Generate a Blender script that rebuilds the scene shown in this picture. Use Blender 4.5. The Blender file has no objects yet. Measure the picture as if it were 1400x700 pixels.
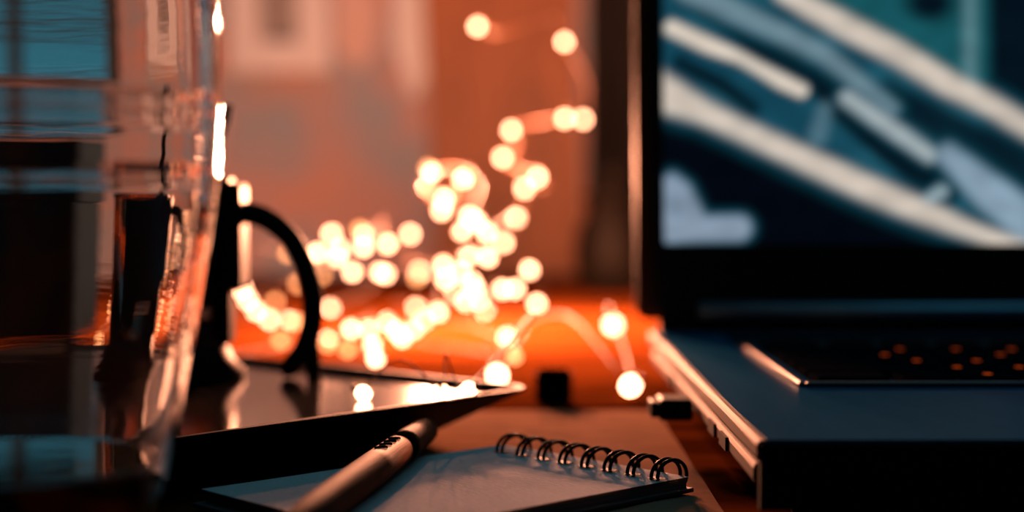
import bpy, bmesh, math, random
from mathutils import Vector, Matrix, noise

random.seed(11)
scene = bpy.context.scene
COL = scene.collection

# ------------------------------------------------------------------ camera, world, exposure
F_PX = 2143.0                      # focal length in pixels of the 1400 px wide frame
CAM_Z = 0.0815                     # metres above the table top (table top is z = 0)
PITCH = math.atan(85.0 / F_PX)     # looking slightly down
cam_data = bpy.data.cameras.new('camera')
cam = bpy.data.objects.new('camera', cam_data)
COL.objects.link(cam)
cam_data.sensor_fit = 'HORIZONTAL'
cam_data.sensor_width = 36.0
cam_data.lens = F_PX * 36.0 / 1400.0
cam_data.clip_start = 0.01
cam.location = (0, 0, CAM_Z)
cam.rotation_euler = (math.pi / 2 - PITCH, 0, 0)
cam_data.dof.use_dof = True
cam_data.dof.focus_distance = 0.418
cam_data.dof.aperture_fstop = 5.1
scene.camera = cam

world = bpy.data.worlds.new('dusk')
scene.world = world
world.use_nodes = True
wbg = world.node_tree.nodes['Background']
wbg.inputs['Color'].default_value = (0.14, 0.50, 0.68, 1)    # blue hour seen through the room's openings
wbg.inputs['Strength'].default_value = 0.46

scene.view_settings.view_transform = 'Standard'
scene.view_settings.look = 'None'
scene.view_settings.gamma = 1.0
scene.view_settings.use_curve_mapping = False
scene.view_settings.exposure = 0.0
scene.cycles.caustics_reflective = False
scene.cycles.caustics_refractive = False
scene.cycles.max_bounces = 14
scene.cycles.transmission_bounces = 12
scene.cycles.sample_clamp_indirect = 6.0

BULB_STRENGTH = 23.0
BULB_COLOUR = (1.0, 0.40, 0.215)
FILL_WATTS = 8.2                   # each fill light added in front of a bulb
FILL_COLOUR = (1.0, 0.345, 0.18)

# ------------------------------------------------------------------ helpers
CAM_ROT = Matrix.Rotation(math.pi / 2 - PITCH, 3, 'X')

def at(x, y, Y):
    """point of the place at depth Y metres that the photograph shows at pixel x, y"""
    d = CAM_ROT @ Vector(((x - 700) / F_PX, -(y - 350) / F_PX, -1))
    return Vector((0, 0, CAM_Z)) + d * (Y / d.y)

def to_px(p):
    v = CAM_ROT.transposed() @ (Vector(p) - Vector((0, 0, CAM_Z)))
    return (700 + F_PX * v.x / -v.z, 350 - F_PX * v.y / -v.z)

def link_mesh(name, bm, mat, parent=None, smooth=False):
    me = bpy.data.meshes.new(name)
    bmesh.ops.recalc_face_normals(bm, faces=bm.faces)
    bm.to_mesh(me)
    bm.free()
    if smooth:
        for p in me.polygons:
            p.use_smooth = True
    o = bpy.data.objects.new(name, me)
    COL.objects.link(o)
    if mat:
        me.materials.append(mat)
    o.parent = parent
    return o

def tag(o, label, cat, group=None):
    o['label'] = label
    o['category'] = cat
    if group:
        o['group'] = group
    return o

def structure(o):
    o['kind'] = 'structure'
    return o

def thing(name, label, cat, loc=(0, 0, 0), rz=0.0, group=None):
    o = bpy.data.objects.new(name, None)
    o.empty_display_size = 0.02
    COL.objects.link(o)
    o.location = loc
    o.rotation_euler = (0, 0, rz)
    return tag(o, label, cat, group)

def box(bm, x0, x1, y0, y1, z0, z1, bevel=0.0, seg=2):
    b = bmesh.new()
    vs = [b.verts.new((x, y, z)) for x in (x0, x1) for y in (y0, y1) for z in (z0, z1)]
    for f in ((0, 1, 3, 2), (4, 6, 7, 5), (0, 4, 5, 1), (2, 3, 7, 6), (0, 2, 6, 4), (1, 5, 7, 3)):
        b.faces.new([vs[i] for i in f])
    bmesh.ops.recalc_face_normals(b, faces=b.faces)
    if bevel:
        bmesh.ops.bevel(b, geom=list(b.edges), offset=bevel, segments=seg, affect='EDGES', profile=0.5)
    me = bpy.data.meshes.new('tmp')
    b.to_mesh(me)
    b.free()
    bm.from_mesh(me)
    bpy.data.meshes.remove(me)

def new_box(name, mat, parent, *a, bevel=0.0, seg=2, smooth=False):
    bm = bmesh.new()
    box(bm, *a, bevel=bevel, seg=seg)
    return link_mesh(name, bm, mat, parent, smooth)

def lathe(bm, prof, seg=64, centre=(0, 0), closed=True):
    """prof: list of (radius, z); closed joins last to first"""
    rings = []
    for r, z in prof:
        if r < 1e-7:
            rings.append([bm.verts.new((centre[0], centre[1], z))])
        else:
            rings.append([bm.verts.new((centre[0] + r * math.cos(2 * math.pi * i / seg),
                                        centre[1] + r * math.sin(2 * math.pi * i / seg), z)) for i in range(seg)])
    n = len(rings)
    for k in range(n if closed else n - 1):
        a, b = rings[k], rings[(k + 1) % n]
        for i in range(seg):
            j = (i + 1) % seg
            if len(a) == 1 and len(b) == 1:
                break
            if len(a) == 1:
                bm.faces.new((a[0], b[i], b[j]))
            elif len(b) == 1:
                bm.faces.new((a[i], a[j], b[0]))
            else:
                bm.faces.new((a[i], a[j], b[j], b[i]))

def tube(bm, pts, rad, seg=8, closed=False, caps=True):
    pts = [Vector(p) for p in pts]
    n = len(pts)
    rads = rad if isinstance(rad, (list, tuple)) else [rad] * n
    tang = []
    for i in range(n):
        a = pts[(i - 1) % n] if (closed or i > 0) else pts[i]
        b = pts[(i + 1) % n] if (closed or i < n - 1) else pts[i]
        t = b - a
        tang.append(t.normalized() if t.length > 1e-9 else Vector((0, 0, 1)))
    ref = Vector((0, 0, 1)) if abs(tang[0].z) < 0.9 else Vector((1, 0, 0))
    nrm = tang[0].cross(ref).normalized()
    rings = []
    for i in range(n):
        nrm = (nrm - tang[i] * nrm.dot(tang[i]))
        nrm = nrm.normalized() if nrm.length > 1e-6 else tang[i].orthogonal().normalized()
        bi = tang[i].cross(nrm)
        rings.append([bm.verts.new(pts[i] + (nrm * math.cos(2 * math.pi * k / seg) + bi * math.sin(2 * math.pi * k / seg)) * rads[i])
                      for k in range(seg)])
    for i in range(n if closed else n - 1):
        a, b = rings[i], rings[(i + 1) % n]
        for k in range(seg):
            j = (k + 1) % seg
            bm.faces.new((a[k], a[j], b[j], b[k]))
    if caps and not closed:
        bm.faces.new(rings[0])
        bm.faces.new(rings[-1])

def catmull(pts, sub=8):
    pts = [Vector(p) for p in pts]
    out = []
    n = len(pts)
    for i in range(n - 1):
        p0 = pts[max(i - 1, 0)]
        p1, p2 = pts[i], pts[i + 1]
        p3 = pts[min(i + 2, n - 1)]
        for k in range(sub):
            t = k / sub
            out.append(0.5 * ((2 * p1) + (p2 - p0) * t + (2 * p0 - 5 * p1 + 4 * p2 - p3) * t * t + (3 * p1 - p0 - 3 * p2 + p3) * t ** 3))
    out.append(pts[-1])
    return out

# ------------------------------------------------------------------ materials
def mat(name, col, rough=0.5, metal=0.0, noise=0.0, scale=40.0, bump=0.0, stretch=(1, 1, 1), col2=None, spec=0.5, coat=0.0):
    m = bpy.data.materials.new(name)
    m.use_nodes = True
    nt = m.node_tree
    bs = nt.nodes['Principled BSDF']
    bs.inputs['Roughness'].default_value = rough
    bs.inputs['Metallic'].default_value = metal
    bs.inputs['Specular IOR Level'].default_value = spec
    bs.inputs['Coat Weight'].default_value = coat
    bs.inputs['Coat Roughness'].default_value = 0.06
    tc = nt.nodes.new('ShaderNodeTexCoord')
    mp = nt.nodes.new('ShaderNodeMapping')
    mp.inputs['Scale'].default_value = stretch
    nz = nt.nodes.new('ShaderNodeTexNoise')
    nz.inputs['Scale'].default_value = scale
    nz.inputs['Detail'].default_value = 5
    nt.links.new(tc.outputs['Object'], mp.inputs['Vector'])
    nt.links.new(mp.outputs['Vector'], nz.inputs['Vector'])
    cr = nt.nodes.new('ShaderNodeValToRGB')
    if col2 is None:
        col2 = tuple(c * (1 - noise) for c in col)
    cr.color_ramp.elements[0].position = 0.36
    cr.color_ramp.elements[1].position = 0.64
    cr.color_ramp.elements[0].color = (*col2, 1)
    cr.color_ramp.elements[1].color = (*col, 1)
    nt.links.new(nz.outputs['Fac'], cr.inputs['Fac'])
    nt.links.new(cr.outputs['Color'], bs.inputs['Base Color'])
    if bump:
        bp = nt.nodes.new('ShaderNodeBump')
        bp.inputs['Strength'].default_value = bump
        bp.inputs['Distance'].default_value = 0.001
        nt.links.new(nz.outputs['Fac'], bp.inputs['Height'])
        nt.links.new(bp.outputs['Normal'], bs.inputs['Normal'])
    return m

def glass_mat(name, col=(1, 1, 1), ior=1.48, rough=0.0, ripple=0.0):
    m = bpy.data.materials.new(name)
    m.use_nodes = True
    nt = m.node_tree
    bs = nt.nodes['Principled BSDF']
    bs.inputs['Base Color'].default_value = (*col, 1)
    bs.inputs['Transmission Weight'].default_value = 1.0
    bs.inputs['IOR'].default_value = ior
    bs.inputs['Roughness'].default_value = rough
    if ripple:
        tc = nt.nodes.new('ShaderNodeTexCoord')
        mp = nt.nodes.new('ShaderNodeMapping')
        mp.inputs['Scale'].default_value = (30, 30, 260)
        nz = nt.nodes.new('ShaderNodeTexNoise')
        nz.inputs['Scale'].default_value = 1.0
        bp = nt.nodes.new('ShaderNodeBump')
        bp.inputs['Strength'].default_value = ripple
        bp.inputs['Distance'].default_value = 0.001
        nt.links.new(tc.outputs['Object'], mp.inputs['Vector'])
        nt.links.new(mp.outputs['Vector'], nz.inputs['Vector'])
        nt.links.new(nz.outputs['Fac'], bp.inputs['Height'])
        nt.links.new(bp.outputs['Normal'], bs.inputs['Normal'])
    return m

def emit_mat(name, col, strength):
    m = bpy.data.materials.new(name)
    m.use_nodes = True
    nt = m.node_tree
    nt.nodes.remove(nt.nodes['Principled BSDF'])
    e = nt.nodes.new('ShaderNodeEmission')
    e.inputs['Color'].default_value = (*col, 1)
    e.inputs['Strength'].default_value = strength
    nt.links.new(e.outputs[0], nt.nodes['Material Output'].inputs['Surface'])
    return m

M_TABLE = mat('varnished_wood', (0.085, 0.0195, 0.0032), rough=0.6, noise=0.72, scale=4, stretch=(1.5, 7, 1), bump=0.05, spec=0.0)
M_FLOOR = mat('floor_boards', (0.10, 0.06, 0.04), rough=0.5, noise=0.4, scale=4, stretch=(10, 1, 1))
M_PAPER = mat('notepad_paper', (0.80, 0.79, 0.77), rough=0.85, noise=0.10, scale=420, bump=0.25, stretch=(1, 3.5, 1), spec=0.0)
M_EDGE = mat('page_edges', (0.10, 0.11, 0.12), rough=0.9, noise=0.5, scale=30, stretch=(1, 1, 120), spec=0.1)
M_COVER = mat('black_card', (0.010, 0.012, 0.015), rough=0.7, noise=0.3, scale=200)
M_WIRE = mat('black_wire', (0.005, 0.006, 0.007), rough=0.5, noise=0.2, scale=200, spec=0.02)
M_KRAFT = mat('kraft_paper', (0.40, 0.225, 0.14), rough=0.8, noise=0.22, scale=60, bump=0.25, stretch=(1, 2, 1), spec=0.0)
M_PEN = mat('pen_wood', (0.085, 0.031, 0.013), rough=0.7, noise=0.45, scale=160, stretch=(6, 6, 0.5), bump=0.1, spec=0.03)
M_INK = mat('matte_black_ink', (0.003, 0.003, 0.003), rough=0.9, noise=0.2, scale=100, spec=0.0)
M_BLACK = mat('black_plastic', (0.008, 0.009, 0.011), rough=0.35, noise=0.3, scale=100)
M_BLACKM = mat('black_matte', (0.004, 0.005, 0.006), rough=0.7, noise=0.3, scale=100, spec=0.02)
M_LACQ = mat('black_lacquer', (0.002, 0.003, 0.004), rough=0.6, noise=0.3, scale=30, spec=0.02)
M_TRAYFLOOR = mat('polished_tray_floor', (0.22, 0.21, 0.21), rough=0.12, metal=1.0, noise=0.12, scale=25)
M_GLASS = glass_mat('clear_glass', (0.98, 0.99, 0.99), 1.48, ripple=0.08)
M_GLASS2 = glass_mat('jug_glass', (0.92, 0.86, 0.82), 1.47)
M_PANE = glass_mat('tinted_window_glass', (0.50, 0.66, 0.66), 1.45)
M_DRINK = mat('brown_drink', (0.20, 0.068, 0.014), rough=0.03, noise=0.2, scale=20, coat=0.4)
M_WALL = mat('blotched_plaster', (0.58, 0.35, 0.29), rough=0.9, scale=9.0, col2=(0.30, 0.41, 0.49), bump=0.3)
M_WHITE = mat('white_painted_wood', (0.80, 0.88, 0.92), rough=0.5, noise=0.06, scale=60)
M_PRINT = mat('faded_print', (0.40, 0.40, 0.38), rough=0.6, scale=30, col2=(0.14, 0.16, 0.17))
M_SHEET = mat('white_paper', (0.80, 0.88, 0.92), rough=0.85, noise=0.06, scale=80)
M_SHEETP = mat('pale_pink_paper', (0.74, 0.60, 0.55), rough=0.85, noise=0.15, scale=40)
M_BOARD = mat('board_wood', (0.42, 0.15, 0.05), rough=0.55, noise=0.40, scale=5, stretch=(9, 1, 1.2), bump=0.1)
M_DARKBOX = mat('dark_navy_cloth', (0.002, 0.004, 0.006), rough=0.9, noise=0.4, scale=200, spec=0.0)
M_JAR = mat('dark_brown_glaze', (0.004, 0.003, 0.002), rough=0.6, noise=0.4, scale=40, spec=0.05)
M_METAL = mat('dark_brushed_metal', (0.034, 0.016, 0.010), rough=0.55, metal=0.15, noise=0.12, scale=60, stretch=(1, 14, 1), spec=0.06)
M_DECK = mat('laptop_blue_black_deck', (0.005, 0.060, 0.125), rough=0.28, noise=0.15, scale=300, spec=0.003)
M_KEY = mat('black_keycap', (0.005, 0.006, 0.008), rough=0.7, noise=0.2, scale=200, spec=0.0)
M_BEZEL = mat('black_bezel', (0.004, 0.004, 0.005), rough=0.55, noise=0.2, scale=200, spec=0.2)
M_HINGE = mat('hinge_metal', (0.14, 0.33, 0.43), rough=0.4, metal=0.9, noise=0.1, scale=80)
M_COPPER = mat('copper_wire', (0.035, 0.012, 0.004), rough=0.55, metal=0.3, noise=0.2, scale=300)
M_BULB = emit_mat('lit_bulb', BULB_COLOUR, BULB_STRENGTH)
M_BULBDIM = emit_mat('dim_lit_bulb', (1.0, 0.34, 0.12), BULB_STRENGTH * 0.28)
M_LEGEND = emit_mat('lit_key_legend', (1.0, 0.12, 0.01), 0.35)

# ------------------------------------------------------------------ setting
WALL_Y = 2.10
TABLE_Y = 1.60
bm = bmesh.new()
box(bm, -1.7, 1.7, -0.9, WALL_Y + 0.12, -0.78, -0.74)
structure(link_mesh('floor', bm, M_FLOOR))
# unseen dim room around the table, added to darken reflections; skylight added for blue light
M_DIMWALL = mat('added_dark_wall', (0.05, 0.055, 0.06), rough=0.9, noise=0.2, scale=8, spec=0.1)
structure(new_box('wall_left', M_DIMWALL, None, -1.82, -1.7, -0.9, WALL_Y + 0.12, -0.74, 1.7))
structure(new_box('wall_right', M_DIMWALL, None, 1.7, 1.82, -0.9, WALL_Y + 0.12, -0.74, 1.7))
structure(new_box('wall_front', M_DIMWALL, None, -1.82, 1.82, -1.02, -0.9, -0.74, 1.7))
bm = bmesh.new()
box(bm, -1.82, -1.3, -1.02, WALL_Y + 0.12, 1.7, 1.8)
box(bm, 1.3, 1.82, -1.02, WALL_Y + 0.12, 1.7, 1.8)
box(bm, -1.3, 1.3, -1.02, -0.7, 1.7, 1.8)
box(bm, -1.3, 1.3, WALL_Y - 0.3, WALL_Y + 0.12, 1.7, 1.8)
structure(link_mesh('ceiling', bm, M_DIMWALL))

wx0, wx1, wz0, wz1 = -1.20, -0.455, 0.196, 1.38
bm = bmesh.new()
box(bm, -1.7, wx0, WALL_Y, WALL_Y + 0.12, -0.74, 1.7)
box(bm, wx1, 1.7, WALL_Y, WALL_Y + 0.12, -0.74, 1.7)
box(bm, wx0, wx1, WALL_Y, WALL_Y + 0.12, -0.74, wz0)
box(bm, wx0, wx1, WALL_Y, WALL_Y + 0.12, wz1, 1.7)
structure(link_mesh('wall_back', bm, M_WALL))
new_box('baseboard_back', M_WHITE, None, -1.7, 1.7, WALL_Y - 0.014, WALL_Y, -0.74, -0.65, bevel=0.003)
structure(bpy.data.objects['baseboard_back'])

win = bpy.data.objects.new('window_1', None)
COL.objects.link(win)
win.location = (0, 0, 0)
structure(win)
fy0, fy1 = WALL_Y + 0.02, WALL_Y + 0.07
bm = bmesh.new()
box(bm, wx0, wx0 + 0.035, fy0, fy1, wz0, wz1)
box(bm, wx1 - 0.035, wx1, fy0, fy1, wz0, wz1)
box(bm, wx0 + 0.035, wx1 - 0.035, fy0, fy1, wz0, wz0 + 0.03)
box(bm, wx0 + 0.035, wx1 - 0.035, fy0, fy1, wz1 - 0.035, wz1)
M_DARKFRAME = mat('dark_painted_frame', (0.03, 0.05, 0.055), rough=0.5, noise=0.2, scale=50)
link_mesh('window_frame', bm, M_DARKFRAME, win)
xs = [wx0 + 0.035, -0.93, -0.67, wx1 - 0.035]
zs = [wz0 + 0.03, 0.30, 0.65, 1.05, wz1 - 0.035]
for x in xs[1:-1]:
    new_box('mullion', M_DARKFRAME, win, x - 0.008, x + 0.008, fy0 + 0.005, fy1 - 0.005, zs[0], zs[-1])
for z in zs[1:-1]:
    new_box('glazing_bar', M_DARKFRAME, win, xs[0], xs[-1], fy0 + 0.008, fy1 - 0.008, z - 0.007, z + 0.007)
for i in range(3):
    for j in range(4):
        new_box('pane', M_PANE, win, xs[i] + 0.008, xs[i + 1] - 0.008, fy0 + 0.022, fy0 + 0.026, zs[j] + 0.007, zs[j + 1] - 0.007)

# ------------------------------------------------------------------ table
t = thing('table', 'orange-brown varnished wooden table carrying everything', 'table', (0, 0, -0.74))
new_box('table_top', M_TABLE, t, -0.85, 0.85, 0.10, TABLE_Y - 0.02, 0.708, 0.74, bevel=0.003)
for x in (-0.78, 0.78):
    for y in (0.17, TABLE_Y - 0.09):
        new_box('leg', M_TABLE, t, x - 0.03, x + 0.03, y - 0.03, y + 0.03, 0, 0.708, bevel=0.003)
new_box('apron', M_TABLE, t, -0.75, 0.75, 0.155, 0.18, 0.63, 0.708)
new_box('apron', M_TABLE, t, -0.75, 0.75, TABLE_Y - 0.10, TABLE_Y - 0.075, 0.63, 0.708)

# ------------------------------------------------------------------ laptop
LX, LFY, DECK = 0.057, 0.3625, 0.0245
LW, LBY = 0.392, 0.653
lap = thing('laptop', 'open black laptop showing a blurred streaky picture on its screen', 'laptop', (LX, LFY, 0))
LD = LBY - LFY
def lbox(name, m, x0, x1, y0, y1, z0, z1, bevel=0.0, parent=lap, seg=2, smooth=False):
    return new_box(name, m, parent, x0, x1, y0, y1, z0, z1, bevel=bevel, seg=seg, smooth=smooth)
lbox('deck_rim', M_METAL, 0, LW, 0, LD, 0.0190, DECK - 0.0004, 0.0012)
lbox('side_groove', M_BLACKM, 0.004, LW - 0.004, 0.004, LD - 0.004, 0.0165, 0.0190)
lbox('base', M_METAL, 0.0015, LW - 0.0015, 0.014, LD - 0.002, 0.0110, 0.0165, 0.0015)
lbox('bottom_plate', M_BEZEL, 0.012, LW - 0.012, 0.02, LD - 0.012, 0.003, 0.0110)
lbox('front_face', M_BLACKM, 0.0006, LW - 0.0006, -0.0012, 0.0016, 0.008, DECK - 0.0010)
lbox('deck', M_DECK, 0.0022, LW - 0.0022, -0.0010, LD - 0.002, DECK - 0.0010, DECK)
for x in (0.03, LW - 0.03):
    for y in (0.04, LD - 0.03):
        bm = bmesh.new()
        lathe(bm, [(0, 0), (0.007, 0), (0.007, 0.003), (0, 0.003)], 16, (x, y), closed=False)
        link_mesh('rubber_foot', bm, M_BLACKM, lap)
for y in (0.06, 0.085, 0.20):
    lbox('side_port', M_BLACKM, 0.0008, 0.004, y, y + 0.013, 0.0118, 0.0155)
# keyboard: raised surround with individual keys
kx0, kx1, ky0, ky1 = 0.0275, LW - 0.0275, 0.098, 0.222
bm = bmesh.new()
for a in ((kx0, kx0 + 0.0022, ky0, ky1), (kx1 - 0.0022, kx1, ky0, ky1), (kx0 + 0.0022, kx1 - 0.0022, ky0, ky0 + 0.0022),
          (kx0 + 0.0022, kx1 - 0.0022, ky1 - 0.0022, ky1)):
    box(bm, *a, DECK, DECK + 0.0016, bevel=0.0005, seg=1)
link_mesh('keyboard_surround', bm, M_BLACK, lap)
def rowkeys(units):
    x = kx0 + 0.005
    tot = sum(units)
    sc = (kx1 - kx0 - 0.010) / tot
    for u in units:
        yield x, u * sc
        x += u * sc
rows = [[1.25] + [1] * 3 + [1.5] * 2 + [1.4] + [1.5] + [1] * 3 + [1.25] + [1] * 2,
        [0.9] + [1] * 12 + [1.7] + [1] * 2,
        [1.4] + [1] * 11 + [1] + [1.2] + [1] * 2,
        [1.7] + [1] * 11 + [1.9] + [1] * 2,
        [2.1] + [1] * 10 + [1.5] + [1] * 3,
        [1.3, 1, 1, 1.2, 5.2, 1.2, 1, 1.2, 1, 1, 1.5]]
key_meshes = {}
rh = (ky1 - ky0 - 0.010) / 6
glow = {(r_, c_) for r_ in range(1, 6) for c_ in range(1, 11) if (r_ * 7 + c_ * 5) % 4 != 0}
legend_mesh = None
for r, units in enumerate(rows):
    yb = ky1 - 0.005 - (r + 1) * rh
    for c, (x, w) in enumerate(rowkeys(units)):
        key = round(w, 4)
        if key not in key_meshes:
            bm = bmesh.new()
            hw, hh = w / 2 - 0.0012, rh / 2 - 0.0012
            b = [bm.verts.new((sx * hw, sy * hh, 0)) for sx, sy in ((-1, -1), (1, -1), (1, 1), (-1, 1))]
            tp = [bm.verts.new((sx * (hw - 0.0012), sy * (hh - 0.0012), 0.0022)) for sx, sy in ((-1, -1), (1, -1), (1, 1), (-1, 1))]
            bm.faces.new(b[::-1]); bm.faces.new(tp)
            for i in range(4):
                bm.faces.new((b[i], b[(i + 1) % 4], tp[(i + 1) % 4], tp[i]))
            me = bpy.data.meshes.new('key')
            bm.to_mesh(me); bm.free()
            me.materials.append(M_KEY)
            key_meshes[key] = me
        k = bpy.data.objects.new('key', key_meshes[key])
        COL.objects.link(k)
        k.parent = lap
        k.location = (x + w / 2, yb + rh / 2, DECK)
        if (r, c) in glow:
            if legend_mesh is None:
                lg = new_box('legend', M_LEGEND, k, -0.0011, 0.0011, -0.0012, 0.0012, 0.0022, 0.0024)
                legend_mesh = lg.data
            else:
                lg = bpy.data.objects.new('legend', legend_mesh)
                COL.objects.link(lg)
                lg.parent = k
lbox('trackpad', M_DECK, 0.12, 0.232, 0.012, 0.084, DECK, DECK + 0.0006, 0.0002)
lbox('speaker_strip', M_BLACKM, 0.0275, LW - 0.0275, 0.232, 0.262, DECK, DECK + 0.0006)
# hinge bar
HZ, HY = 0.0335, 0.2835
bm = bmesh.new()
tube(bm, [(0.020, HY - 0.004, HZ), (LW - 0.020, HY - 0.004, HZ)], 0.0034, 16)
link_mesh('hinge_bar', bm, M_HINGE, lap, True)
lbox('hinge_cover', M_BEZEL, 0.004, LW - 0.004, HY - 0.001, HY + 0.007, DECK - 0.001, HZ + 0.002, 0.001)
# lid, leaning back
lid_piv = Vector((0, HY, HZ - 0.004))
LEAN = math.radians(6.0)
LIDH = 0.262
def lidbox(name, m, x0, x1, s0, s1, d0, d1, bevel=0, seg=3, parent=lap, smooth=False):
    o = new_box(name, m, parent, x0, x1, d0, d1, s0, s1, bevel=bevel, seg=seg, smooth=smooth)
    o.location = lid_piv
    o.rotation_euler = (-LEAN, 0, 0)
    return o
lidbox('lid', M_METAL, -0.0055, LW + 0.0055, 0.0, LIDH, 0.0005, 0.0125, 0.0058, 5, smooth=True)
lidbox('bezel', M_BEZEL, 0.0012, LW - 0.0012, 0.004, LIDH - 0.004, -0.0012, 0.0032, 0.0006, 1)
S0, S1, SX0, SX1 = 0.0312, 0.0312 + 0.2140, 0.0060, LW - 0.0060

def seg_dist(px, py, pts):
    best, tt = 1e9, 0
    for (ax, ay, aw), (bx, by, bw) in zip(pts[:-1], pts[1:]):
        dx, dy = bx - ax, by - ay
        t_ = max(0, min(1, ((px - ax) * dx + (py - ay) * dy) / (dx * dx + dy * dy)))
        d = math.hypot(px - ax - dx * t_, py - ay - dy * t_) - (aw + (bw - aw) * t_)
        if d < best:
            best = d
    return best
def mixc(a, b, k):
    return tuple(x + (y - x) * k for x, y in zip(a, b))
CREAM, GREY, TEAL, DARK, BLK = (0.64, 0.55, 0.47), (0.27, 0.36, 0.40), (0.007, 0.058, 0.092), (0.0012, 0.006, 0.012), (0.0008, 0.002, 0.005)
LOW = [(860, 75, 2), (916, 132, 19), (960, 152, 11), (1014, 178, 9), (1107, 221, 11), (1194, 261, 12), (1271, 293, 10), (1330, 316, 6), (1420, 352, 10), (1700, 450, 20)]
STROKES = [   # (points with half width, softness, colour, opacity)
    ([(900, 66, 12), (1000, 110, 14), (1100, 170, 20)], 14, (0.006, 0.055, 0.09), 0.9),
    ([(950, -10, 20), (1010, 32, 18), (1080, 92, 15)], 10, DARK, 0.95),
    ([(930, 86, 8), (985, 115, 8), (1030, 148, 7)], 8, DARK, 0.9),
    ([(1098, 84, 17), (1150, 140, 20), (1220, 200, 23), (1292, 262, 17)], 10, DARK, 0.97),
    ([(1215, 128, 14), (1300, 178, 19), (1400, 228, 24), (1600, 330, 30)], 14, DARK, 0.9),
    ([(940, -14, 12), (1066, 44, 9), (1127, 74, 8), (1220, 148, 4)], 12, (0.16, 0.25, 0.30), 0.9),
    ([(1070, -10, 6), (1105, 8, 10), (1148, 32, 11), (1230, 74, 11), (1297, 115, 11), (1354, 143, 9), (1405, 174, 9), (1700, 330, 14)], 14, CREAM, 1),
    ([(1158, 134, 7), (1220, 176, 8), (1271, 212, 7)], 9, (0.34, 0.40, 0.42), 1),
    ([(1296, 212, 10), (1354, 264, 20), (1405, 302, 22), (1700, 470, 22)], 13, (0.23, 0.33, 0.42), 1),
    ([(918, 38, 8), (965, 60, 9), (1014, 80, 6), (1035, 92, 6), (1070, 112, 8), (1096, 124, 7)], 6, (0.72, 0.62, 0.52), 1),
    ([(1128, 150, 6), (1118, 185, 9)], 12, (0.10, 0.20, 0.26), 0.7),
    (LOW, 14, CREAM, 1),
    ([(1270, 272, 4), (1288, 262, 6)], 8, GREY, 1),
    ([(918, 250, 9), (932, 262, 10), (945, 300, 16)], 8, (0.22, 0.29, 0.38), 1),
    ([(912, 250, 4), (916, 322, 8)], 7, (0.22, 0.29, 0.38), 1),
    ([(920, 314, 15), (1010, 312, 14)], 8, (0.23, 0.30, 0.39), 1),
]
def below_low(px, py):
    for (ax, ay, _), (bx, by, _) in zip(LOW[:-1], LOW[1:]):
        if ax <= px <= bx:
            return py > ay + (by - ay) * (px - ax) / (bx - ax)
    return py > 450
def above_top(px, py):
    P = STROKES[6][0]
    for (ax, ay, _), (bx, by, _) in zip(P[:-1], P[1:]):
        if ax <= px <= bx:
            return py < ay + (by - ay) * (px - ax) / (bx - ax)
    return py < -60
def picture(px, py):
    if below_low(px, py):
        c = BLK
    elif above_top(px, py):
        c = (0.008, 0.085, 0.105)
        c = mixc(c, (0.10, 0.22, 0.25), max(0, 1 - abs(px - 1326) / 16.0))
        c = mixc(c, DARK, max(0, min(1, 1.6 - math.hypot((px - 1272) / 30, (py - 4) / 22))))
        c = mixc(c, DARK, max(0, min(1, (px - 1342) / 18.0)))
        if px > 1460:
            c = mixc(c, (0.02, 0.10, 0.13), 0.5 + 0.5 * math.sin(px / 38.0))
    else:
        c = TEAL
        c = mixc(c, (0.012, 0.085, 0.125), 0.5 + 0.5 * math.sin(px / 31.0 + py / 17.0))
    for pts, soft, col, op in STROKES:
        d = seg_dist(px, py, pts)
        if sum(col) > 0.6 and d < soft * 2.6:
            h_ = 0.85 * (1 - max(0, d) / (soft * 2.6)) ** 1.5
            c = tuple(max(v, q * h_) for v, q in zip(c, (0.008, 0.095, 0.15)))
        if d < soft:
            k = 1 - max(0, (d + soft * 0.4) / (soft * 1.4)) if d > -soft * 0.4 else 1
            c = mixc(c, col, op * k * k * (3 - 2 * k))
    n = 1 + 0.22 * noise.noise(Vector((px / 34.0, py / 22.0, 0.3)))
    return tuple(max(0, v * n) for v in c)

NX, NZ = 230, 130
bm = bmesh.new()
lay = bm.loops.layers.float_color.new('picture')
rot = Matrix.Rotation(-LEAN, 3, 'X')
grid, cols = [], {}
for j in range(NZ + 1):
    row = []
    for i in range(NX + 1):
        lx, ls = SX0 + (SX1 - SX0) * i / NX, S0 + (S1 - S0) * j / NZ
        v = bm.verts.new((lx, -0.0014, ls))
        w = Vector((LX, LFY, 0)) + lid_piv + rot @ v.co
        cols[v] = picture(*to_px(w))
        row.append(v)
    grid.append(row)
for j in range(NZ):
    for i in range(NX):
        f = bm.faces.new((grid[j][i], grid[j][i + 1], grid[j + 1][i + 1], grid[j + 1][i]))
        for l in f.loops:
            l[lay] = (*cols[l.vert], 1)
m = bpy.data.materials.new('screen_picture')
m.use_nodes = True
nt = m.node_tree
nt.nodes.remove(nt.nodes['Principled BSDF'])
e = nt.nodes.new('ShaderNodeEmission')
va = nt.nodes.new('ShaderNodeVertexColor')
va.layer_name = 'picture'
nt.links.new(va.outputs['Color'], e.inputs['Color'])
e.inputs['Strength'].default_value = 1.0
nt.links.new(e.outputs[0], nt.nodes['Material Output'].inputs['Surface'])
scr = link_mesh('screen', bm, m, lap)
scr.location = lid_piv
scr.rotation_euler = (-LEAN, 0, 0)
scr['label'] = 'lit screen with pale diagonal streaks on teal and black'

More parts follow.
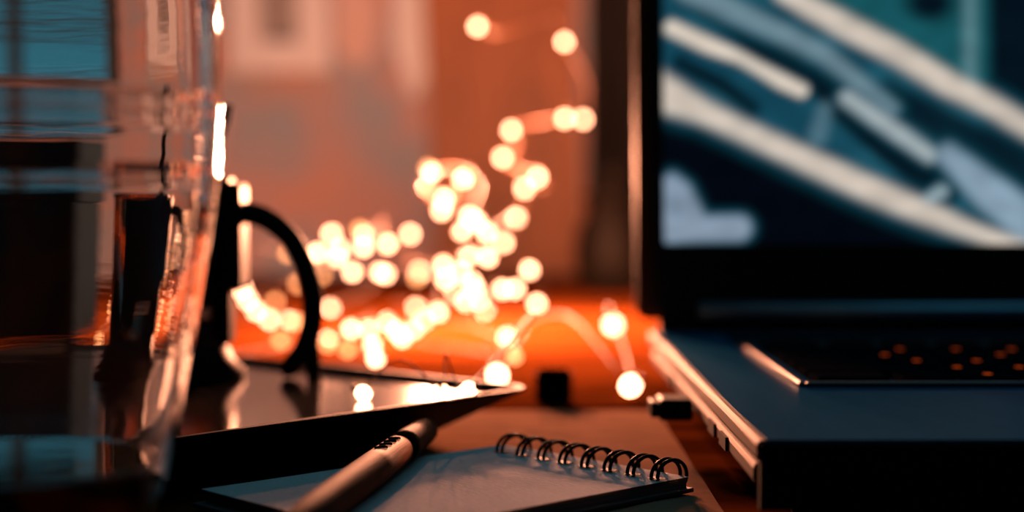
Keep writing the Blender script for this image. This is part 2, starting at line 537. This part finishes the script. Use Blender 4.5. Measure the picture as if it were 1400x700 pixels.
# small plug in the laptop's left side
p = thing('usb_plug', 'small black plug pushed into the left side of the laptop', 'plug', (LX, 0.500, 0.0))
new_box('plug_body', M_WIRE, p, -0.0105, 0.0004, -0.007, 0.007, 0.0095, 0.0165, bevel=0.0012)
new_box('plug_grip', M_WIRE, p, -0.0130, -0.0105, -0.0055, 0.0055, 0.0105, 0.0155, bevel=0.0006)

# ------------------------------------------------------------------ kraft sheet under the notepad
bm = bmesh.new()
kp = [(-0.022, 0.340), (0.053, 0.340), (0.053, 0.588), (-0.022, 0.588)]
nxk, nyk = 12, 30
g = []
for j in range(nyk + 1):
    row = []
    for i in range(nxk + 1):
        x = -0.040 + 0.094 * i / nxk
        y = 0.345 + 0.238 * j / nyk
        row.append(bm.verts.new((x, y, 0.0004 + 0.0003 * math.sin(x * 90 + y * 50) ** 2)))
    g.append(row)
for j in range(nyk):
    for i in range(nxk):
        bm.faces.new((g[j][i], g[j][i + 1], g[j + 1][i + 1], g[j + 1][i]))
bmesh.ops.solidify(bm, geom=list(bm.faces), thickness=0.0003)
tag(link_mesh('kraft_paper_sheet', bm, M_KRAFT, None, True), 'brown kraft paper sheet lying under the spiral notepad', 'paper')

# ------------------------------------------------------------------ spiral notepad
PAGE_Z = 0.0055
def on_page(x, y, z=PAGE_Z):
    d = CAM_ROT @ Vector(((x - 700) / F_PX, -(y - 350) / F_PX, -1))
    return Vector((0, 0, CAM_Z)) + d * ((z - CAM_Z) / d.z)
A, B, C = on_page(270, 668), on_page(686, 607), on_page(942, 650)
U = (C - B); NW = U.length; U.normalize()
V = Vector((-U.y, U.x, 0))
if V.dot(A - B) < 0:
    V = -V
NL = V.dot(A - B)
ang = math.atan2(U.y, U.x)
# local frame: x along the spiral edge from B to C, y away from the spiral (negated so the frame is right handed)
sgn = 1 if Vector((-U.y, U.x, 0)).dot(V) > 0 else -1
note = thing('notepad', 'small spiral-bound notepad with blank page lying under the pen', 'notepad', (B.x, B.y, 0.0010), ang)
PT = PAGE_Z - 0.0010
def nb(name, m, x0, x1, y0, y1, z0, z1, bevel=0.0):
    ya, yb = sorted((sgn * y0, sgn * y1))
    return new_box(name, m, note, x0, x1, ya, yb, z0, z1, bevel=bevel)
nb('back_cover', M_COVER, -0.0012, NW + 0.0012, -0.0008, NL + 0.002, 0.0, 0.0012, 0.0003)
nb('page_block', M_EDGE, 0.0006, NW - 0.0004, 0.0006, NL - 0.001, 0.0012, PT - 0.0004)
# top page: gently curved sheet
bm = bmesh.new()
g = []
for j in range(25):
    row = []
    for i in range(17):
        u, v = i / 16, j / 24
        z = PT - 0.00025 + 0.0005 * (v ** 3) * (1 - u) + 0.00012 * math.sin(u * 5 + v * 4)
        row.append(bm.verts.new((u * NW, sgn * v * NL, z)))
    g.append(row)
for j in range(24):
    for i in range(16):
        bm.faces.new((g[j][i], g[j][i + 1], g[j + 1][i + 1], g[j + 1][i]))
bmesh.ops.solidify(bm, geom=list(bm.faces), thickness=0.00015)
link_mesh('top_page', bm, M_PAPER, note, True)
# punched holes and double wire loops
NCOIL = 8
coil_me = hole_me = None
for k in range(NCOIL):
    cx = 0.0105 + (0.962 * NW - 0.0105) * k / (NCOIL - 1)
    for dx in (-0.0011, 0.0011):
        if coil_me is None:
            bm = bmesh.new()
            R = 0.0054
            tube(bm, [(0, math.cos(a_) * R, math.sin(a_) * R * 0.83) for a_ in [2 * math.pi * i / 36 for i in range(36)]], 0.00052, 8, closed=True)
            o = link_mesh('wire_loop', bm, M_WIRE, note, True)
            coil_me = o.data
        else:
            o = bpy.data.objects.new('wire_loop', coil_me)
            COL.objects.link(o)
            o.parent = note
        o.location = (cx + dx, sgn * 0.0050, 0.0046)
        o.rotation_euler = (0, 0, sgn * 0.10)
    if hole_me is None:
        o = new_box('punched_hole', M_COVER, note, -0.0021, 0.0021, -0.0016, 0.0016, 0, 0.00008)
        hole_me = o.data
    else:
        o = bpy.data.objects.new('punched_hole', hole_me)
        COL.objects.link(o)
        o.parent = note
    o.location = (cx, sgn * 0.0100, PT + 0.0001)

# ------------------------------------------------------------------ pen
PR = 0.0044
pz = PAGE_Z + PR + 0.0004
e0, e1 = on_page(584, 587, pz), on_page(470, 671, pz)
dirp = (e1 - e0).normalized()
PLEN = 0.158
pen = thing('pen', 'wooden pen with a black ring band lying across the notepad', 'pen', e0)
pen.rotation_euler = dirp.to_track_quat('Z', 'Y').to_euler()
def plathe(name, prof, m, parent=pen, smooth=True):
    bm = bmesh.new()
    lathe(bm, prof, 40, closed=False)
    return link_mesh(name, bm, m, parent, smooth)
plathe('cap', [(0, 0), (0.0024, 0.0), (0.0033, 0.0006), (0.0037, 0.0016), (0.0040, 0.006), (PR, 0.030), (PR, 0.0335), (0, 0.0335)], M_PEN)
band = plathe('ring_band', [(0, 0.0335), (PR + 0.00015, 0.0335), (PR + 0.0002, 0.0340), (PR + 0.0002, 0.0400), (PR + 0.00015, 0.0405), (0, 0.0405)], M_INK)
band['label'] = 'black ring band'
barrel = plathe('barrel', [(0, 0.0395), (PR, 0.0395), (PR + 0.0001, 0.07), (PR - 0.0002, 0.125), (0.0034, 0.142), (0.0022, 0.151), (0, 0.151)], M_PEN)
plathe('nib', [(0, 0.151), (0.0019, 0.151), (0.0010, 0.156), (0.0004, PLEN), (0, PLEN)], M_HINGE)
# three slanted engraved marks on the barrel just below the band
inv = pen.rotation_euler.to_matrix().transposed()
upl = inv @ Vector((-0.15, -0.5, 1))
a0 = math.atan2(upl.y, upl.x)
for k in range(4):
    bm = bmesh.new()
    pts = []
    for i in range(7):
        a_ = a0 - 0.42 + 0.62 * i / 6
        zz = 0.0445 + k * 0.0052 + 0.0050 * i / 6 * (1 - 0.5 * i / 6)
        pts.append(((PR + 0.00010) * math.cos(a_), (PR + 0.00010) * math.sin(a_), zz))
    tube(bm, pts, 0.00045, 5)
    link_mesh('engraved_mark', bm, M_INK, barrel)

# ------------------------------------------------------------------ black flared tray
T0 = Vector((0.0085, 0.5150, 0))
td = Vector((-0.660, -0.751, 0)).normalized()      # along the near edge towards the left
tn = Vector((td.y, -td.x, 0))                      # towards the back
TLEN, TWID, TH, TFLARE = 0.330, 0.250, 0.0180, 0.030
TFZ = 0.0155
tray = thing('serving_tray', 'black flared tray lying behind the notepad, holding the glass jug', 'tray', T0, math.atan2(td.y, td.x))
# local x along td, local y: rotate +90 from td; tn is +90 or -90
ysg = 1 if Vector((-td.y, td.x, 0)).dot(tn) > 0 else -1
def rrect(x0, x1, y0, y1, r, n=6):
    out = []
    for cx, cy, a_ in ((x1 - r, y1 - r, 0), (x0 + r, y1 - r, 90), (x0 + r, y0 + r, 180), (x1 - r, y0 + r, 270)):
        for i in range(n + 1):
            th = math.radians(a_ + 90 * i / n)
            out.append((cx + r * math.cos(th), cy + r * math.sin(th)))
    return out
def loft(name, loops, m, parent, cap_first=True, cap_last=True, smooth=False):
    bm = bmesh.new()
    rings = [[bm.verts.new((x, ysg * y, z)) for x, y in pts] for pts, z in loops]
    n = len(rings[0])
    for a_, b_ in zip(rings[:-1], rings[1:]):
        for i in range(n):
            bm.faces.new((a_[i], a_[(i + 1) % n], b_[(i + 1) % n], b_[i]))
    if cap_first: bm.faces.new(rings[0])
    if cap_last: bm.faces.new(rings[-1])
    return link_mesh(name, bm, m, parent, smooth)
def rr(ins, r):
    return rrect(ins, TLEN - ins, ins, TWID - ins, r)
loft('tray_shell', [(rr(TFLARE, 0.006), 0.0), (rr(TFLARE - 0.004, 0.007), 0.0012), (rr(0.0, 0.010), TH - 0.001), (rr(0.0002, 0.010), TH), (rr(0.0022, 0.009), TH),
                    (rr(0.0030, 0.009), TH - 0.001), (rr(0.0080, 0.007), TFZ - 0.0008)], M_LACQ, tray)
loft('tray_floor', [(rr(0.0085, 0.006), TFZ - 0.0007), (rr(0.0085, 0.006), TFZ)], M_TRAYFLOOR, tray)

# ------------------------------------------------------------------ glass jug with black loop handle, standing in the tray
JY = 0.560
JX, JR = -0.1182, 0.0150
FLZ = TFZ
jug = thing('glass_jug', 'clear glass jug with a black loop handle standing in the black tray', 'jug', (JX, JY, FLZ))
bm = bmesh.new()
lathe(bm, [(0, 0.006), (JR - 0.002, 0.006), (JR, 0.008), (JR, 0.069), (JR + 0.0008, 0.073), (JR - 0.0012, 0.073), (JR - 0.0022, 0.069), (JR - 0.0022, 0.010), (0, 0.010)], 64, closed=False)
link_mesh('beaker', bm, M_GLASS2, jug, True)
bm = bmesh.new()
lathe(bm, [(0, 0.0), (JR + 0.007, 0.0), (JR + 0.008, 0.0015), (JR + 0.003, 0.0075), (JR + 0.0008, 0.013), (JR + 0.0003, 0.013), (JR + 0.0003, 0.006), (0, 0.006)], 48, closed=False)
link_mesh('foot_ring', bm, M_WIRE, jug, True)
def jl(x, y):
    p_ = at(x, y, JY)
    return (p_.x - JX, p_.y - JY, p_.z - FLZ)
bm = bmesh.new()
hp = [jl(262, 296), (jl(285, 292)), jl(325, 290), jl(362, 298), jl(395, 324), jl(416, 362), jl(427, 405), jl(426, 445), jl(415, 478), jl(398, 500), jl(385, 508)]
hp = catmull(hp, 6)
tube(bm, hp, [0.0039 if i < len(hp) - 6 else 0.0039 * (0.55 + 0.45 * (len(hp) - 1 - i) / 6) for i in range(len(hp))], 12)
link_mesh('handle', bm, M_WIRE, jug, True)
bm = bmesh.new()
tube(bm, [jl(424, 450), jl(429, 490), (jl(430, 520)), (jl(430, 540)[0], 0, 0.0)], 0.0026, 10)
link_mesh('handle_foot', bm, M_WIRE, jug, True)
# strap that carries the handle, with hook over the rim
xs_ = JR + 0.0002
new_box('handle_strap', M_WIRE, jug, xs_, xs_ + 0.003, -0.006, 0.006, 0.013, 0.072, bevel=0.0008)
new_box('handle_mount', M_WIRE, jug, xs_ - 0.0, xs_ + 0.0075, -0.010, 0.010, 0.032, 0.070, bevel=0.002)
bm = bmesh.new()
arc = [math.radians(-112 + 150 * i / 20) for i in range(21)]
shell = [[bm.verts.new((r_ * math.cos(a_), r_ * math.sin(a_), z_)) for r_, z_ in ((JR + 0.0002, 0.026), (JR + 0.0016, 0.026), (JR + 0.0016, 0.070), (JR + 0.0002, 0.070))] for a_ in arc]
for q0, q1 in zip(shell[:-1], shell[1:]):
    for i in range(4):
        bm.faces.new((q0[i], q0[(i + 1) % 4], q1[(i + 1) % 4], q1[i]))
bm.faces.new(shell[0]); bm.faces.new(shell[-1])
link_mesh('grip_sleeve', bm, M_WIRE, jug, True)

# thin black spoon standing in the jug
sp = thing('stirring_spoon', 'thin black stirring spoon standing in the glass jug', 'spoon', (JX, JY, FLZ + 0.0105))
top = Vector(jl(308, 142)) - Vector((0, 0, 0.0105))
bot = Vector((-0.006, 0.0, 0.0012))
bm = bmesh.new()
n_ = 14
pts_ = [bot.lerp(top, i / n_) + Vector((0.002 * math.sin(math.pi * i / n_), 0, 0)) for i in range(n_ + 1)]
tube(bm, pts_, [0.0016 if i < n_ - 1 else 0.0026 for i in range(n_ + 1)], 10)
link_mesh('spoon_handle', bm, M_INK, sp, True)
bm = bmesh.new()
lathe(bm, [(0, -0.001), (0.003, 0.001), (0.0045, 0.006), (0.0040, 0.011), (0.0018, 0.015), (0, 0.016)], 16, (bot.x, bot.y), closed=False)
o = link_mesh('spoon_bowl', bm, M_WIRE, sp, True)
o.location = (0, 0, 0.0015)

# ------------------------------------------------------------------ drinking glass in the foreground
GY, GX = 0.325, -0.1060
def gr(xpx):
    """outer radius at which the silhouette passes pixel column xpx"""
    return (xpx - 7 - 700) * GY / F_PX - GX
glass = thing('drinking_glass', 'large clear drinking glass holding a little brown drink, left foreground', 'glass', (GX, GY, 0))
outer_px = [(700, 214), (660, 228), (620, 238), (560, 250), (470, 266), (350, 287), (300, 295), (250, 302), (200, 305), (145, 306), (80, 305), (0, 303), (-60, 302)]
prof = []
for ypx, xpx in outer_px:
    z = at(700, ypx, GY).z
    prof.append((gr(xpx), z))
r0 = prof[0][0]
outer = [(0, 0.0), (r0 - 0.006, 0.0), (r0 - 0.003, 0.0008), (r0 - 0.0012, 0.004)] + prof
# fine raised rings, as on pressed glass
def ring_add(pr):
    out = []
    rings_z = [at(700, y, GY).z for y in (143, 164, 240)]
    for (ra, za), (rb, zb) in zip(pr[:-1], pr[1:]):
        n = max(1, int((zb - za) / 0.0006)) if zb > za else 1
        for i in range(n):
            t_ = i / n
            z = za + (zb - za) * t_
            r = ra + (rb - ra) * t_
            for rz_ in rings_z:
                r += 0.0003 * math.exp(-((z - rz_) / 0.0009) ** 2)
            out.append((r, z))
    out.append(pr[-1])
    return out
outer = outer[:4] + ring_add(outer[4:])
TOPZ = outer[-1][1] + 0.004
WALL = 0.0030
inner = []
for r, z in reversed(prof):
    inner.append((r - WALL, z))
inner_low = [(r0 - WALL - 0.002, 0.0085), (r0 - WALL - 0.006, 0.0065), (0, 0.0060)]
full = outer + [(outer[-1][0] - 0.0004, TOPZ - 0.0008), (outer[-1][0] - WALL / 2, TOPZ), (outer[-1][0] - WALL + 0.0004, TOPZ - 0.0008)] + [q for q in inner if q[1] > 0.0095] + inner_low
bm = bmesh.new()
lathe(bm, full, 96, closed=False)
link_mesh('glass_body', bm, M_GLASS, glass, True)
LIQ = at(700, 628, GY).z
def inner_r(z):
    pr = [(r - WALL, zz) for r, zz in prof]
    for (ra, za), (rb, zb) in zip(pr[:-1], pr[1:]):
        if za <= z <= zb:
            return ra + (rb - ra) * (z - za) / (zb - za)
    return pr[0][0]
lp = [(0, 0.0063), (r0 - WALL - 0.0064, 0.0068), (r0 - WALL - 0.0024, 0.0088)]
zz = 0.0105
while zz < LIQ:
    lp.append((inner_r(zz) - 0.0002, zz))
    zz += 0.002
lp += [(inner_r(LIQ) - 0.0002, LIQ + 0.0006), (inner_r(LIQ) - 0.0012, LIQ + 0.0001), (inner_r(LIQ) - 0.003, LIQ), (0, LIQ)]
bm = bmesh.new()
lathe(bm, lp, 96, closed=False)
dr = link_mesh('drink', bm, M_DRINK, glass, True)
dr['label'] = 'shallow dark brown drink'

# ------------------------------------------------------------------ small black cap on the table
cp = on_page(757, 549, 0.0)
cap = thing('bottle_cap', 'small ridged black bottle cap standing beside the tray corner', 'cap', (cp.x, cp.y, 0))
bm = bmesh.new()
prof_c = [(0, 0), (0.0066, 0), (0.0068, 0.001), (0.0066, 0.0115), (0.0058, 0.0128), (0, 0.0130)]
lathe(bm, prof_c, 28, closed=False)
link_mesh('cap_body', bm, M_INK, cap)
for i in range(14):
    a_ = 2 * math.pi * i / 14
    o = new_box('ridge', M_BLACKM, cap, 0.0062, 0.0073, -0.0005, 0.0005, 0.001, 0.0112)
    o.rotation_euler = (0, 0, a_)

# ------------------------------------------------------------------ things against the back wall
# leaning wooden board
bd = thing('wooden_board', 'orange-brown wooden board with rounded corners hanging on the back wall', 'board', (0, 0, 0))
BW, BH, BT = 0.200, 0.62, 0.018
bm = bmesh.new()
pts = rrect(-BW / 2, BW / 2, 0, BH, 0.035, 8)
ra = [bm.verts.new((x, 0, y)) for x, y in pts]
rb = [bm.verts.new((x, BT, y)) for x, y in pts]
bm.faces.new(ra); bm.faces.new(rb)
for i in range(len(pts)):
    bm.faces.new((ra[i], ra[(i + 1) % len(pts)], rb[(i + 1) % len(pts)], rb[i]))
bmesh.ops.bevel(bm, geom=[e_ for e_ in bm.edges if abs(e_.verts[0].co.y - e_.verts[1].co.y) < 1e-6], offset=0.002, segments=2, affect='EDGES')
o = link_mesh('board_panel', bm, M_BOARD, bd)
bc = at(700, 408, WALL_Y - 0.02)
bd.location = (bc.x, WALL_Y - BT - 0.002, bc.z)
bd.rotation_euler = (0, math.radians(-2.5), 0)
bm = bmesh.new()
lathe(bm, [(0.006, 0), (0.010, 0), (0.010, 0.0009), (0.006, 0.0009)], 24)
o = link_mesh('hanging_ring', bm, M_HINGE, bd)
o.location = (0, -0.0001, BH - 0.035)
o.rotation_euler = (math.pi / 2, 0, 0)

def wallrect(x0, y0, x1, y1, Y):
    a_, b_ = at(x0, y1, Y), at(x1, y0, Y)
    return a_.x, b_.x, a_.z, b_.z
# framed picture, its top outside the photograph
x0, x1, z0, z1 = wallrect(312, -150, 450, 98, WALL_Y - 0.02)
pf = thing('framed_picture', 'white-framed grey picture hanging on the back wall', 'picture', (0, 0, 0))
pf.location = ((x0 + x1) / 2, WALL_Y, z0)
pw, ph = x1 - x0, z1 - z0
fw = 0.040
for a in ((-pw / 2, -pw / 2 + fw, 0, ph), (pw / 2 - fw * 1.1, pw / 2, 0, ph)):
    new_box('frame_side', M_WHITE, pf, a[0], a[1], -0.022, -0.001, a[2], a[3], bevel=0.002)
for a in ((0, fw), (ph - fw, ph)):
    new_box('frame_rail', M_WHITE, pf, -pw / 2 + fw, pw / 2 - fw * 1.1, -0.022, -0.001, a[0], a[1], bevel=0.002)
new_box('print', M_PRINT, pf, -pw / 2 + fw, pw / 2 - fw * 1.1, -0.010, -0.004, fw, ph - fw)
# paper strips
def strip(name, mt, label, xa, xb, ytop, ymid, ytip, xtip):
    a_, b_ = at(xa, ymid, WALL_Y), at(xb, ymid, WALL_Y)
    zt, ztip = at(xa, ytop, WALL_Y).z, at(xa, ytip, WALL_Y).z
    xt = at(xtip, ytip, WALL_Y).x
    cx = (a_.x + b_.x) / 2
    bm = bmesh.new()
    for yy in (-0.0035, -0.0030):
        pass
    outline = [(a_.x - cx, zt - ztip), (a_.x - cx, a_.z - ztip), (xt - 0.004 - cx, 0), (xt + 0.004 - cx, 0), (b_.x - cx, b_.z - ztip), (b_.x - cx, zt - ztip)]
    f1 = [bm.verts.new((x, -0.0022 - 0.006 * abs(x) / 0.04, z)) for x, z in outline]
    f2 = [bm.verts.new((x, -0.0015 - 0.006 * abs(x) / 0.04, z)) for x, z in outline]
    bm.faces.new(f1); bm.faces.new(f2)
    for i in range(6):
        bm.faces.new((f1[i], f1[(i + 1) % 6], f2[(i + 1) % 6], f2[i]))
    o_ = link_mesh(name, bm, mt)
    o_.location = (cx, WALL_Y, ztip)
    return tag(o_, label, 'paper')
strip('paper_pennant', M_SHEET, 'white paper pennant with a pointed tip hanging on the back wall', 538, 606, -160, 62, 132, 566)
strip('paper_pennant', M_SHEETP, 'pale pinkish paper strip hanging beside the framed picture', 462, 518, -160, 66, 96, 488)

# dark grey curtain between the board and the laptop lid
bm = bmesh.new()
ca, cb = at(803, 425, WALL_Y - 0.06), at(1050, 425, WALL_Y - 0.06)
g = []
for i in range(61):
    x = ca.x + (cb.x - ca.x) * i / 60
    yv = 0.012 * math.sin(i * 0.9) + 0.004 * math.sin(i * 2.3)
    g.append((bm.verts.new((x - ca.x, yv, 0)), bm.verts.new((x - ca.x, yv * 0.6, 1.2))))
for a_, b_ in zip(g[:-1], g[1:]):
    bm.faces.new((a_[0], b_[0], b_[1], a_[1]))
bmesh.ops.solidify(bm, geom=list(bm.faces), thickness=0.002)
M_CURTAIN = mat('dark_grey_curtain', (0.085, 0.085, 0.085), rough=0.95, noise=0.3, scale=120, spec=0.05)
o = tag(link_mesh('curtain', bm, M_CURTAIN, None, True), 'dark grey pleated curtain on the back wall behind the laptop', 'curtain')
o.location = (ca.x, WALL_Y - 0.03, ca.z)

# dark cloth box at the left, its lid just under the window
xl, xr, zl, zr = wallrect(-260, 178, 132, 500, 0.86)
db = thing('storage_box', 'dark navy cloth storage box on the table under the window', 'box', ((xl + xr) / 2, 0.90, 0))
bw = (xr - xl) / 2
new_box('box_body', M_DARKBOX, db, -bw, bw, -0.04, 0.04, 0, zr - 0.03, bevel=0.004)
new_box('lid', M_DARKBOX, db, -bw - 0.003, bw + 0.003, -0.043, 0.043, zr - 0.03, zr, bevel=0.004)
new_box('label_holder', M_DARKBOX, db, bw - 0.09, bw - 0.04, -0.042, -0.04, 0.05, 0.07, bevel=0.0005)

# dark round jar behind the right-hand lights
jp = at(838, 400, 1.30)
jar = thing('dark_jar', 'dark brown round jar between the wooden board and the laptop', 'jar', (jp.x, 1.30, 0))
jar.scale = (1.15, 1.15, 1.5)
bm = bmesh.new()
lathe(bm, [(0, 0), (0.020, 0), (0.026, 0.006), (0.028, 0.020), (0.026, 0.034), (0.020, 0.042), (0.020, 0.050), (0.0175, 0.050), (0.0175, 0.042), (0.023, 0.034), (0.024, 0.01), (0, 0.006)], 40, closed=False)
link_mesh('jar_body', bm, M_JAR, jar, True)
bm = bmesh.new()
lathe(bm, [(0, 0.0502), (0.021, 0.0502), (0.022, 0.053), (0.018, 0.057), (0.006, 0.059), (0.005, 0.064), (0.0075, 0.069), (0, 0.071)], 40, closed=False)
link_mesh('jar_lid', bm, M_JAR, jar, True)

# ------------------------------------------------------------------ fairy lights
HANG = [(653, 36), (772, 57), (797, 163), (772, 162), (699, 178), (687, 216), (735, 243), (717, 258), (706, 298)]
MAIN = [(633, 245), (590, 235), (606, 272), (604, 288), (641, 296), (652, 304), (631, 316), (666, 318), (689, 332), (667, 352), (641, 350), (606, 363), (609, 382),
        (630, 372), (645, 385), (650, 396), (687, 396), (704, 395), (724, 369), (734, 415), (663, 424), (655, 410), (636, 412), (622, 400), (599, 427), (580, 438), (569, 420),
        (566, 450), (550, 462), (541, 452), (530, 440)]
LEFT = [(573, 372), (561, 320), (530, 334), (497, 320), (497, 338), (465, 341), (453, 320), (461, 352), (434, 346), (482, 372), (519, 372), (527, 375), (452, 421), (480, 450), (505, 450),
        (509, 473), (514, 490), (448, 465), (396, 437), (368, 437), (350, 425), (339, 410), (331, 395)]
STRAY = [(838, 444), (862, 527), (693, 460), (680, 513), (640, 533), (603, 536), (497, 538)]
DIM = [(703, 487), (475, 478), (384, 465), (376, 412), (408, 388), (394, 346), (440, 376), (492, 314), (405, 440), (448, 470), (297, 362), (293, 395), (297, 440), (291, 452), (640, 240), (585, 230), (570, 380), (172, 372), (215, 425), (185, 470), (225, 505)]  # leftmost few added to put an orange glow behind the drinking glass
ZB = 0.0031
def depth_for(x, y, lo, hi):
    Y = random.uniform(lo, hi)
    d = CAM_ROT @ Vector(((x - 700) / F_PX, -(y - 350) / F_PX, -1))
    if d.z < 0:
        Y = min(Y, (CAM_Z - ZB) / -d.z * d.y)
    return Y
bm = bmesh.new()
lathe(bm, [(0, -0.0026), (0.0016, -0.0020), (0.0023, -0.0006), (0.0023, 0.0008), (0.0014, 0.0022), (0, 0.0027)], 10, closed=False)
bmesh.ops.recalc_face_normals(bm, faces=bm.faces)
bulb_me = bpy.data.meshes.new('bulb'); bm.to_mesh(bulb_me); bulb_me.materials.append(M_BULB)
dim_me = bpy.data.meshes.new('bulb_dim'); bm.to_mesh(dim_me); dim_me.materials.append(M_BULBDIM); bm.free()
bm = bmesh.new()
lathe(bm, [(0, 0.0024), (0.0011, 0.0022), (0.0009, 0.0042), (0, 0.0044)], 6, closed=False)
sock_me = bpy.data.meshes.new('bulb_socket'); bm.to_mesh(sock_me); sock_me.materials.append(M_COPPER); bm.free()

def string(label, pts, dims, lo, hi, head=None, tail=None, fixed=None, glow=(), big=(), lift=0.0):
    base = thing('fairy_light_string', label, 'fairy lights', (0, 0, 0), 0, 'warm fairy lights on copper wire')
    ws = []
    fixed = fixed or {}
    for (x, y) in pts:
        ws.append(at(x, y, fixed[(x, y)] if (x, y) in fixed else depth_for(x, y, lo, hi)))
    for q in glow:
        ld = bpy.data.lights.new('added_fill', 'POINT')  # added fill light; the bulbs alone light page and wall too little
        ld.energy = FILL_WATTS * (0.45 if q == (653, 36) else 1)
        ld.color = FILL_COLOUR
        ld.shadow_soft_size = 0.004
        lo_ = bpy.data.objects.new('added_fill', ld)
        COL.objects.link(lo_)
        lo_.location = ws[pts.index(q)] + Vector((0.0, -0.020, 0.004))
    base.location = (ws[len(ws) // 2].x, ws[len(ws) // 2].y, 0)
    off = base.location.copy()
    extra = [at(x, y, depth_for(x, y, lo, hi)) for x, y in dims]
    for w, me in [(w, bulb_me) for w in ws] + [(w, dim_me) for w in extra]:
        b_ = bpy.data.objects.new('bulb', me)
        COL.objects.link(b_)
        b_.parent = base
        b_.location = w - off
        b_.rotation_euler = (random.uniform(-1.2, 1.2), random.uniform(-1.2, 1.2), random.uniform(0, 6.3))
        if big and me is bulb_me and pts[ws.index(w)] in big:
            b_.scale = (1.5, 1.5, 1.5)
        s_ = bpy.data.objects.new('bulb_socket', sock_me)
        COL.objects.link(s_)
        s_.parent = b_
    # the wire visits every bulb, the dim ones hooked in after their nearest neighbour
    route = list(ws)
    for e_ in extra:
        i = min(range(len(route)), key=lambda k: (route[k] - e_).length)
        route.insert(i + 1, e_)
    full_ = []
    for a_, b_ in zip(route[:-1], route[1:]):
        full_.append(a_ + Vector((0, 0.0045, 0.001)))
        mid = (a_ + b_) / 2
        L = (a_ - b_).length
        mid += Vector((random.uniform(-1, 1), random.uniform(-0.6, 1), random.uniform(-0.3, 0.8))) * min(0.02, 0.35 * L)
        mid.z = max(mid.z, 0.002) + lift
        full_.append(mid)
    full_.append(route[-1] + Vector((0, 0.0045, 0.001)))
    if head: full_ = head + full_
    if tail: full_ = full_ + tail
    cr_ = catmull(full_, 5)
    for q in cr_:
        q.z = max(q.z, 0.0012)
    bm = bmesh.new()
    tube(bm, [q - off for q in cr_], 0.00035, 5)
    link_mesh('wire', bm, M_COPPER, base, True)
    return base
string('fairy light string hanging down in front of the wooden board', HANG, [], 0.96, 1.04,
       head=[Vector((-0.03, 2.27, 1.25)), Vector((-0.03, 1.7, 0.62)), Vector((-0.028, 1.15, 0.30))],
       glow=[(653, 36), (699, 178), (687, 216), (735, 243)])
string('dense tangle of fairy lights heaped in front of the wooden board', MAIN, [p_ for p_ in DIM if p_[0] > 560], 0.88, 1.0,
       glow=[(590, 235), (633, 245), (606, 272)])
string('fairy light heap seen through and beside the black loop handle', LEFT, [p_ for p_ in DIM if p_[0] <= 560], 0.88, 1.0)
string('loose end of fairy lights strung along the tray and table near the laptop', STRAY, [], 0.86, 0.9,
       fixed={(838, 444): 0.925, (862, 527): 0.630, (680, 513): 0.665, (693, 460): 0.84, (640, 533): 0.5000, (603, 536): 0.5000, (497, 538): 0.4970},
       big=[(838, 444), (862, 527), (680, 513)], lift=0.012)
